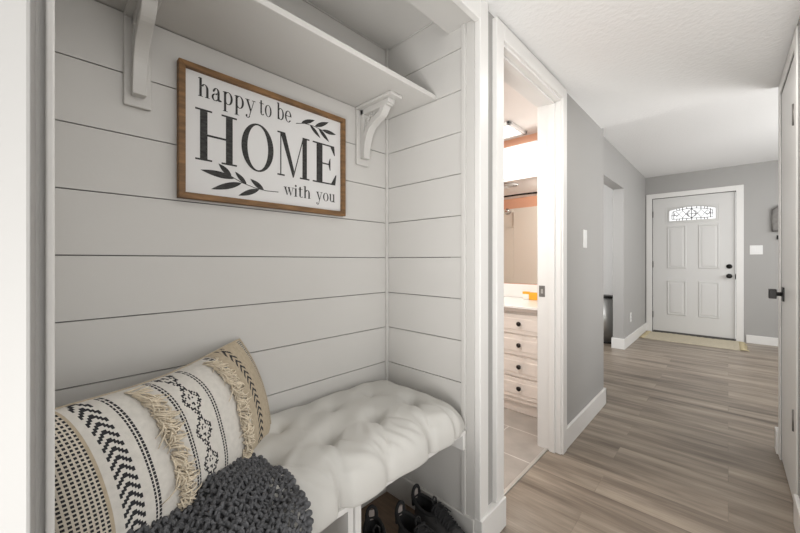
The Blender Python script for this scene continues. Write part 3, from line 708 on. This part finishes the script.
for i in range(46):
    for j in range(46):
        d = (X-CXg[i])**2+(Y-CYg[j])**2; CT[i, j] = zt.flat[int(np.argmin(d))]
for _ in range(14):      # the throw bridges the small hollows
    Pd = np.pad(CT, 1, mode='edge'); CT = np.maximum(CT, (Pd[:-2, 1:-1]+Pd[2:, 1:-1]+Pd[1:-1, :-2]+Pd[1:-1, 2:])/4)
def cushion_z(x, y):
    a = min(max((x-CXg[0])/(CXg[1]-CXg[0]), 0), 44.999); b = min(max((y-CYg[0])/(CYg[1]-CYg[0]), 0), 44.999)
    i, j = int(a), int(b); a -= i; b -= j
    return CT[i, j]*(1-a)*(1-b)+CT[i+1, j]*a*(1-b)+CT[i, j+1]*(1-a)*b+CT[i+1, j+1]*a*b

# ------------------------------------------------------------------ lumbar pillow
e1 = Vector((.485, -.875, -.035)).normalized(); up0 = Vector((-.095, -.03, .29)); e2 = (up0-e1*up0.dot(e1)).normalized(); en = e2.cross(e1).normalized()
if en.x < 0: en = -en
PL, PH, PT = .552, .345, .098
PO = Vector((-1.044, .500, .500))      # lower corner at the far end
def pt(u, v, side=1, lift=0.0):
    U, V = 2*u-1, 2*v-1
    uu = .5 + (u-.5)*(1-.05*(1-V*V)) if u > .5 else u - .070*(1-2*u)*4*v*(1-v); vv = .5 + (v-.5)*(1-.055*(1-U*U))
    b = PT*(max(0, 1-abs(U)**(2.2 if U < 0 else 3.0))**(.95 if U < 0 else .6))*(max(0, 1-abs(V)**2.6))**.55
    b *= 1 + .05*math.sin(7*u+2)*math.sin(5*v)
    sag = -.012*math.sin(PI*u)**2*(v)        # top edge slumps slightly
    return PO + e1*(uu*PL) + e2*(vv*PH+sag) + en*((b*(1 if side > 0 else .55)+lift)*side)
def solve_u(px, py):
    """u (and v) of the pillow face point that projects nearest to a picture position"""
    best = None
    for i in range(101):
        for j in range(41):
            p = pt(i/100, j/40); lat = CC*p.x+SS*p.y; d = -SS*p.x+CC*p.y
            if d < .05: continue
            e_ = (400+342*lat/d-px)**2+(260.5-342*(p.z-1.08)/d-py)**2
            if best is None or e_ < best[0]: best = (e_, i/100, j/40)
    return best[1:]
TH = math.atan(328.2/342); CC, SS = math.cos(TH), math.sin(TH)
NU, NV = 440, 230
def cell(u, v):
    """0 white, 1 cream, 2 tan, 3 black"""
    j = int(v*NV)
    um = PB
    def dots(c0, w_, per=5, rows=2):
        for q in range(rows):
            cc = c0 + (q-(rows-1)/2)*w_*1.5
            if abs(u-cc) < w_/2: return ((j+q*0) % per) < per*.62
        return None
    if u < .012 + .05*max(0, j/NV-.45):
        a = int(u*NU); return 3 if (a % 3 != 0 and j % 4 != 0) else 1
    if u < um['tan_r']:
        c0 = um['chev_r']; hw = um['chev_rw']
        if abs(u-c0) < hw:
            k = (j + 2*int(abs(u-c0)*NU*.45)) % 13; return 3 if k < 6 else 2
        return 2
    if u > um['check']:
        a = int((u-um['check'])*NU); return 3 if ((a % 5) < 3 and j % 5 < 3) else 1
    if u > um['tan_l']: return 2
    for key in ('dot_r', 'dot3', 'dot2', 'dot_l'):
        r_ = dots(um[key], .008)
        if r_ is not None: return 3 if r_ else 0
    c0 = um['chev_l']; hw = um['chev_lw']
    if abs(u-c0) < hw:
        k = (j + 3*int(abs(u-c0)*NU*.33)) % 12; return 3 if k < 6 else 0
    dq = (u-um['dia'])*NU; hwd = um['diaw']*NU
    if abs(dq) < hwd:
        bj = j//3; bq = int((dq+500)//3); per = 18; t = ((bj+4) % per)/per; w_ = abs(t-.5)*2; rr = abs((bq-500/3)*3+1.5)/hwd
        val = rr + w_
        if (.66 < val < 1.12 or .22 < val < .42) and ((bj + bq) % 2 == 0 or bj % 3 == 0): return 3
    return 0
PB = {}
for key, px, py in (('grid', 254.5, 368), ('tan_r', 243.5, 393), ('chev_r', 252.5, 388), ('dot_r', 240, 392), ('fr_r', 232, 385), ('dot3', 214, 404), ('dia', 198, 412), ('dot2', 184, 428), ('fr_l', 160, 415), ('dot_l', 149, 463), ('chev_l', 121.5, 468), ('tan_l', 101, 468), ('check', 92, 462)):
    PB[key] = solve_u(px, py)[0]
PB['chev_rw'] = .021; PB['chev_lw'] = .028; PB['diaw'] = .040
PB['fr_l'] += .018; PB['dot2'] -= .012
PB['chev_rw'] = .026; PB['tan_r'] = max(PB['tan_r'], PB['chev_r']+.045); PB['dot_r'] = PB['tan_r']+.018; PB['fr_r'] = PB['dot_r']+.05
PB['dot3'] = min(PB['dot3'], PB['dia']-.075)

pl = thing('lumbar_pillow', PO, 'long cream and black woven lumbar pillow with fringe leaning on the shiplap wall', 'pillow')
P = np.zeros((NU+1, NV+1, 3)); Pb = np.zeros((45, 31, 3))
for i in range(NU+1):
    for j in range(NV+1): P[i, j] = pt(i/NU, j/NV)
for i in range(45):
    for j in range(31): Pb[i, j] = pt(i/44, j/30, -1)
fm = MB().grid(P, mi=lambda i, j: cell((i+.5)/NU, (j+.5)/NV))
fm.grid(Pb, mi=1, flip=True)
fm.build('cover', ['white_weave', 'cream', 'tan', 'ink_yarn'], pl, fix=False)
# seam piping around the outline
sm = MB(); path = [pt(i/60, 0) for i in range(61)]+[pt(1, j/30) for j in range(1, 31)]+[pt(1-i/60, 1) for i in range(1, 61)]+[pt(0, 1-j/30) for j in range(1, 30)]
sm.tube(path, .003, 6, closed=True); sm.build('seam', 'tan', pl)
def fringe(u0, name):
    m = MB()
    for k in range(300):
        v = .01 + .97*random.random(); u = u0 + random.uniform(-.012, .014)
        L_ = random.uniform(.022, .050); g = random.gauss(-2.45, .55); du = L_/PL*math.cos(g); dv = L_/PH*math.sin(g)
        top = random.uniform(.004, .020); pts_ = []; w1 = random.uniform(-.010, .010); w2 = random.uniform(2, 6); w3 = random.uniform(0, 6)
        for q in range(8):
            t = q/7; a, b2 = u+du*t+w1*math.sin(t*w2+w3), v+dv*t+w1*.6*math.cos(t*w2+w3)
            pts_.append(pt(min(max(a, 0), 1), min(max(b2, .002), 1), 1, .002+top*math.sin(PI*min(.08+t*.92, 1))))
        m.tube(pts_, [.0017, .0018, .0018, .0017, .0016, .0014, .0012, .0007], 4)
    m.build(name, 'fringe', pl)
fringe(PB['fr_r'], 'fringe'); fringe(PB['fr_l'], 'fringe')

# ------------------------------------------------------------------ crocheted throw
def thr(a, b):
    """a: 0..1 along Y (near .. far edge), b: metres from back along the surface"""
    yy = .012 + a*.384
    # outline: far edge bows out in the middle and tucks under the pillow at the back
    x0 = -.985
    bb = b
    flat = .280; z1 = max(cushion_z(-.735, yy)+.009, .535)
    if bb < flat:
        x = x0 + bb; z = cushion_z(min(x, -.735), yy)+.0125 if bb < flat-.03 else z1
    else:
        q = bb-flat; r_ = .045; arc = r_*PI/2
        if q < arc:
            g = q/r_; x = x0+flat+r_*math.sin(g); z = z1-r_+r_*math.cos(g)
        else: x = x0+flat+r_; z = z1-r_-(q-arc)
    # rounded far edge
    ext = .012*math.sin(PI*min(max((bb)/.36, 0), 1)) - .10*max(0, 1-bb/.09)**2
    yy += ext*a - .02*a*max(0, (bb-.36))*2
    # folds
    hump = .022*math.exp(-((a-.62-.5*(bb-.15))/.13)**2)*math.exp(-((bb-.12)/.13)**2) + .018*math.exp(-((a-.25)/.16)**2)*math.exp(-((bb-.18)/.10)**2)
    hump += .004*math.sin(14*a+22*bb)
    edge = max(0, (a-.86)/.14); z_ = z + (hump - .010*edge)*(1 if bb < flat+.03 else .3)
    x += .004*math.sin(9*a+3) * (bb > flat)
    return Vector((x, yy, z_))
th_ = thing('crochet_throw', (-.85, .2, .54), 'charcoal grey crocheted throw blanket on the cushion in front of the pillow', 'blanket')
ym = MB(); LB = .52; rows = 38
for i in range(rows+1):
    b0 = LB*i/rows; n = 190; path = []; rad = []
    for k in range(n+1):
        a = k/n; ph = a*2*PI*18 + (i % 2)*PI
        w_ = .0052*math.sin(ph); 
        p = thr(a, max(0, b0+w_)); q = thr(min(1, a+.01), b0); r2 = thr(a, b0+.01); nn = (q-p).cross(r2-p)
        nn = nn.normalized() if nn.length > 1e-9 else Vector((0, 0, 1))
        if nn.z+nn.x < 0: nn = -nn
        path.append(p+nn*(.0035*math.cos(ph*2+i)+random.uniform(-.0012, .0012))); rad.append(.0037+.0009*math.sin(ph*3+i)+random.uniform(-.0004, .0004))
    ym.tube(path, rad, 6)
for i in range(30):      # posts between rows
    a0 = (i+.5)/30; n = 150; path = []
    for k in range(n+1):
        b0 = LB*k/n; p = thr(min(1, a0+.008*math.sin(k*.9+i)), b0); path.append(p + Vector((.003, 0, .003))*math.sin(k*1.45+i*2) - Vector((.0015, 0, .002)))
    ym.tube(path, .0031, 5)
ym.build('yarn_body', 'knit', th_)
us = np.array([[thr(min(a, .955), b)-Vector((.005, 0, .006)) for b in np.linspace(0, LB, 60)] for a in np.linspace(0, .88, 60)])
MB().grid(us).build('inner_layer', 'knit', th_)
be = MB()
for k in range(34):
    b0 = .012+LB*.98*k/34; p = thr(1, b0); q = thr(.96, b0); d_ = (p-q).normalized()
    c0 = p + d_*.005; r0 = random.uniform(.0062, .0078)
    for jx in range(3):
        o_ = Vector((random.uniform(-.003, .003), random.uniform(-.002, .003), random.uniform(-.002, .003)))
        be.lathe([(r0*math.sin(PI*t/6), -r0*math.cos(PI*t/6)) for t in range(7)], c0+o_, (random.random(), random.random(), 1), n=8)
    be.tube([q, p, c0], .0038, 6)
be.build('bobble_edging', 'knit', th_)

# ------------------------------------------------------------------ shoes
def shoe():
    t = thing('sneaker', (0, 0, 0), '', 'shoe')
    nth, nt = 48, 16
    def ring(s):
        # s 0 sole top .. 1 collar rim
        k = s
        xh = .004 + .006*math.sin(s*PI); xt = .285 - .170*(s**1.15) ; xc = (xh+xt)/2; a = (xt-xh)/2; w_ = .047 - .016*s
        out = []
        for q in range(nth):
            g = 2*PI*q/nth; cx_ = math.cos(g); sy = math.sin(g)
            x = xc+a*(abs(cx_)**.9)*(1 if cx_ > 0 else -1)
            wd = w_*(1-.16*max(0, -cx_))*(1+.10*math.exp(-((x-.205)/.05)**2))
            y = wd*(abs(sy)**.8)*(1 if sy > 0 else -1)
            z = .022 + .078*(s**.62) + .010*s*(-cx_) + .012*s*max(0, cx_)**2
            out.append((x, y, z))
        return out
    G = np.array([ring(i/nt) for i in range(nt+1)])            # (nt+1, nth, 3)
    G = np.concatenate([G, G[:, :1]], axis=1)
    up_ = MB().grid(G); up_.build('upper', 'shoe_suede', t, local=True, fix=False)
    rim = G[-1, :-1]; cx_ = rim.mean(0)
    MB().tube([tuple(p) for p in rim], .0065, 8, closed=True).build('collar', 'shoe_fabric', t, local=True)
    ins = []
    for k, (sc_, dz) in enumerate(((1, 0), (.86, -.012), (.84, -.045), (.95, -.070), (.3, -.072))):
        r_ = (rim-cx_)*np.array([sc_, sc_, 1])+cx_; r_[:, 2] = r_[:, 2]*(1-.0)+dz if k < 3 else .03; ins.append(r_)
    I_ = np.array(ins); I_ = np.concatenate([I_, I_[:, :1]], axis=1); MB().grid(I_, flip=True).build('lining', 'shoe_fabric', t, local=True, fix=False)
    so = MB(); base = G[0, :-1]; c0 = base.mean(0)
    rs = []
    for sc_, z in ((.3, .0), (.98, .0), (1.035, .006), (1.05, .018), (1.03, .028), (.99, .031)):
        r_ = (base-c0)*np.array([sc_, sc_+.02, 0])+c0; r_[:, 2] = z + .006*np.clip((r_[:, 0]-.22)/.06, 0, 1)*(z > .0) ; rs.append(r_)
    S_ = np.array(rs); S_ = np.concatenate([S_, S_[:, :1]], axis=1); so.grid(S_).build('sole', 'shoe_sole', t, local=True, fix=False)
    # heel panel, tongue, laces, pull loops
    tg = MB(); 
    for sgn in (0, 1): pass
    n = 10; T_ = np.zeros((n, 5, 3))
    for i in range(n):
        q = i/(n-1); x = .200-.100*q; z = .070+.056*q+.008*math.sin(PI*q)
        for j_ in range(5): yy = (j_-2)/2*(.020+.004*q); T_[i, j_] = (x, yy, z-.006*abs(j_-2)/2)
    tg.grid(T_); T2 = T_.copy(); T2[:, :, 2] -= .006; tg.grid(T2, flip=True); tg.build('tongue', 'shoe_fabric', t, local=True)
    lc = MB()
    for k in range(5):
        x = .190-.018*k; z = .080+.0095*k+.006; sg_ = 1 if k % 2 else -1
        lc.tube([(x, -.026, z-.010), (x-.004, -.012, z+.002), (x-.009, .012, z+.006), (x-.012, .026, z-.004)], .0027, 6); lc.tube([(x, .026, z-.010), (x-.004, .012, z+.002), (x-.009, -.012, z+.006), (x-.012, -.026, z-.004)], .0027, 6)
    for sg_ in (-1, 1): lc.tube([(.106, 0, .128), (.116, sg_*.018, .120), (.140, sg_*.040, .098)], .0023, 6)
    lc.build('laces', 'shoe_fabric', t, local=True)
    lp = MB()   # heel pull loop: upright flat loop
    hx = .010; outer_ = []
    for k in range(17):
        g = PI*k/16; outer_.append((hx-.003, .017*math.cos(g), .118+.030*math.sin(g)))
    outer_ = [(hx, .017, .085)] + outer_ + [(hx, -.017, .085)]
    lp.tube(outer_, .0058, 8); lp.build('heel_loop', 'shoe_fabric', t, local=True)
    MB().box((hx-.004, -.009, .100), (hx-.001, .009, .136)).build('heel_tag', 'shoe_tag', t, local=True, bevel=.001)
    tl = MB().tube([(.100, -.009, .118), (.096, -.010, .140), (.095, 0, .150), (.096, .010, .140), (.100, .009, .118)], .003, 6).build('tongue_loop', 'shoe_fabric', t, local=True)
    return t
def dup(root):
    r = root.copy(); COL.objects.link(r)
    for ch in list(root.children):
        c_ = ch.copy(); COL.objects.link(c_); c_.parent = r
    return r
spots = [(-.925, 1.050, -.03, 0, 'black sneaker against the niche side baseboard, its heel loop standing highest'),
         (-.905, .937, -.10, 0, 'black sneaker standing between the other two under the bench'),
         (-.965, .850, -.55, 0, 'black sneaker beside the bench divider, farthest from the side baseboard')]
s0 = shoe()
for k, (x, y, rz, tl, lab) in enumerate(spots):
    o = s0 if k == 0 else dup(s0)
    o.location = (x, y, .004); o.rotation_euler = (0, 0, rz); o.scale = (1.08, 1.1, 1.08); o['label'] = lab; o['group'] = 'black sneakers under the bench'

# ------------------------------------------------------------------ lights
def area(name, loc, size, power, col=(1, 1, 1), target=None, sy=None, spread=180):
    l = bpy.data.lights.new(name, 'AREA'); l.shape = 'RECTANGLE'; l.size = size; l.size_y = sy or size; l.energy = power; l.color = col; l.spread = R(spread)
    o = bpy.data.objects.new(name, l); COL.objects.link(o); o.location = loc
    d = Vector(target)-Vector(loc); o.rotation_euler = d.to_track_quat('-Z', 'Y').to_euler(); return o
area('window_daylight', (2.05, 4.6, 1.5), 1.9, 26, (.97, .985, 1), (0, 4.8, .9), 1.1)
area('far_room_daylight', (-1.7, 3.15, 1.5), 1.2, 24, (1, 1, 1), (-1.3, 5.7, 1.3), 1.2)
area('hall_down_fill', (-.15, 1.75, HC-.02), .30, 4.5, (1, .975, .94), (-.15, 1.75, 0))  # added fill light without a fixture, brightens the hall walls
area('hall_ceiling_fill', (.05, -.45, .55), .6, 10, (1, .985, .965), (-.1, 1.6, 2.06), spread=105)  # unseen uplight added behind the camera to brighten the hall ceiling
area('hall_end_fill', (.9, 3.7, .5), .7, 6, (1, .985, .965), (-.25, 2.2, 2.06), spread=110)  # second added uplight, fills the far end of the hall ceiling
area('entry_down_fill', (.6, 4.6, EC-.02), .4, 5, (1, .97, .93), (.6, 4.6, 0))  # unseen fill aimed down in the entry, no fixture there
area('entry_ceiling_fill', (1.3, 4.2, 1.3), .5, 10, (1, .98, .96), (.3, 4.8, 2.3))  # added uplight out of view, lifts the entry ceiling
area('bath_ceiling_lamp', (-1.45, 1.95, BC-.02), 0.32, 10, (1, .96, .91), (-1.3, 2.3, 0))
area('bath_vanity_fill', (-1.12, 1.36, 1.55), .36, 3.2, (1, .97, .94), (-1.2, 2.6, .75))  # added fill aimed at the vanity, no window on this side
area('bath_rear_fill', (-1.45, .9, BC-.04), .26, 18, (1, .95, .90), (-2.4, .6, 1.2))  # added unseen fill that brightens the shower reflected in the mirror
area('room_daylight', (2.6, .6, 1.35), 2.0, 8, (1, .985, .965), (-.6, .7, 1.0), 1.6)
w = bpy.data.worlds.new('world'); scene.world = w; w.use_nodes = True
bg = w.node_tree.nodes['Background']; bg.inputs[0].default_value = (1, .99, .97, 1); bg.inputs[1].default_value = .95

# ------------------------------------------------------------------ camera
cam = bpy.data.cameras.new('camera'); co = bpy.data.objects.new('camera', cam); COL.objects.link(co)
cam.sensor_width = 36; cam.lens = 342/800*36; cam.clip_start = .02; cam.shift_y = -6/800
co.location = (0, 0, 1.08); co.rotation_euler = (PI/2, 0, TH)
scene.camera = co
scene.view_settings.view_transform = 'Standard'; scene.view_settings.look = 'None'; scene.view_settings.gamma = 1
scene.view_settings.use_curve_mapping = False; scene.view_settings.exposure = 0.42
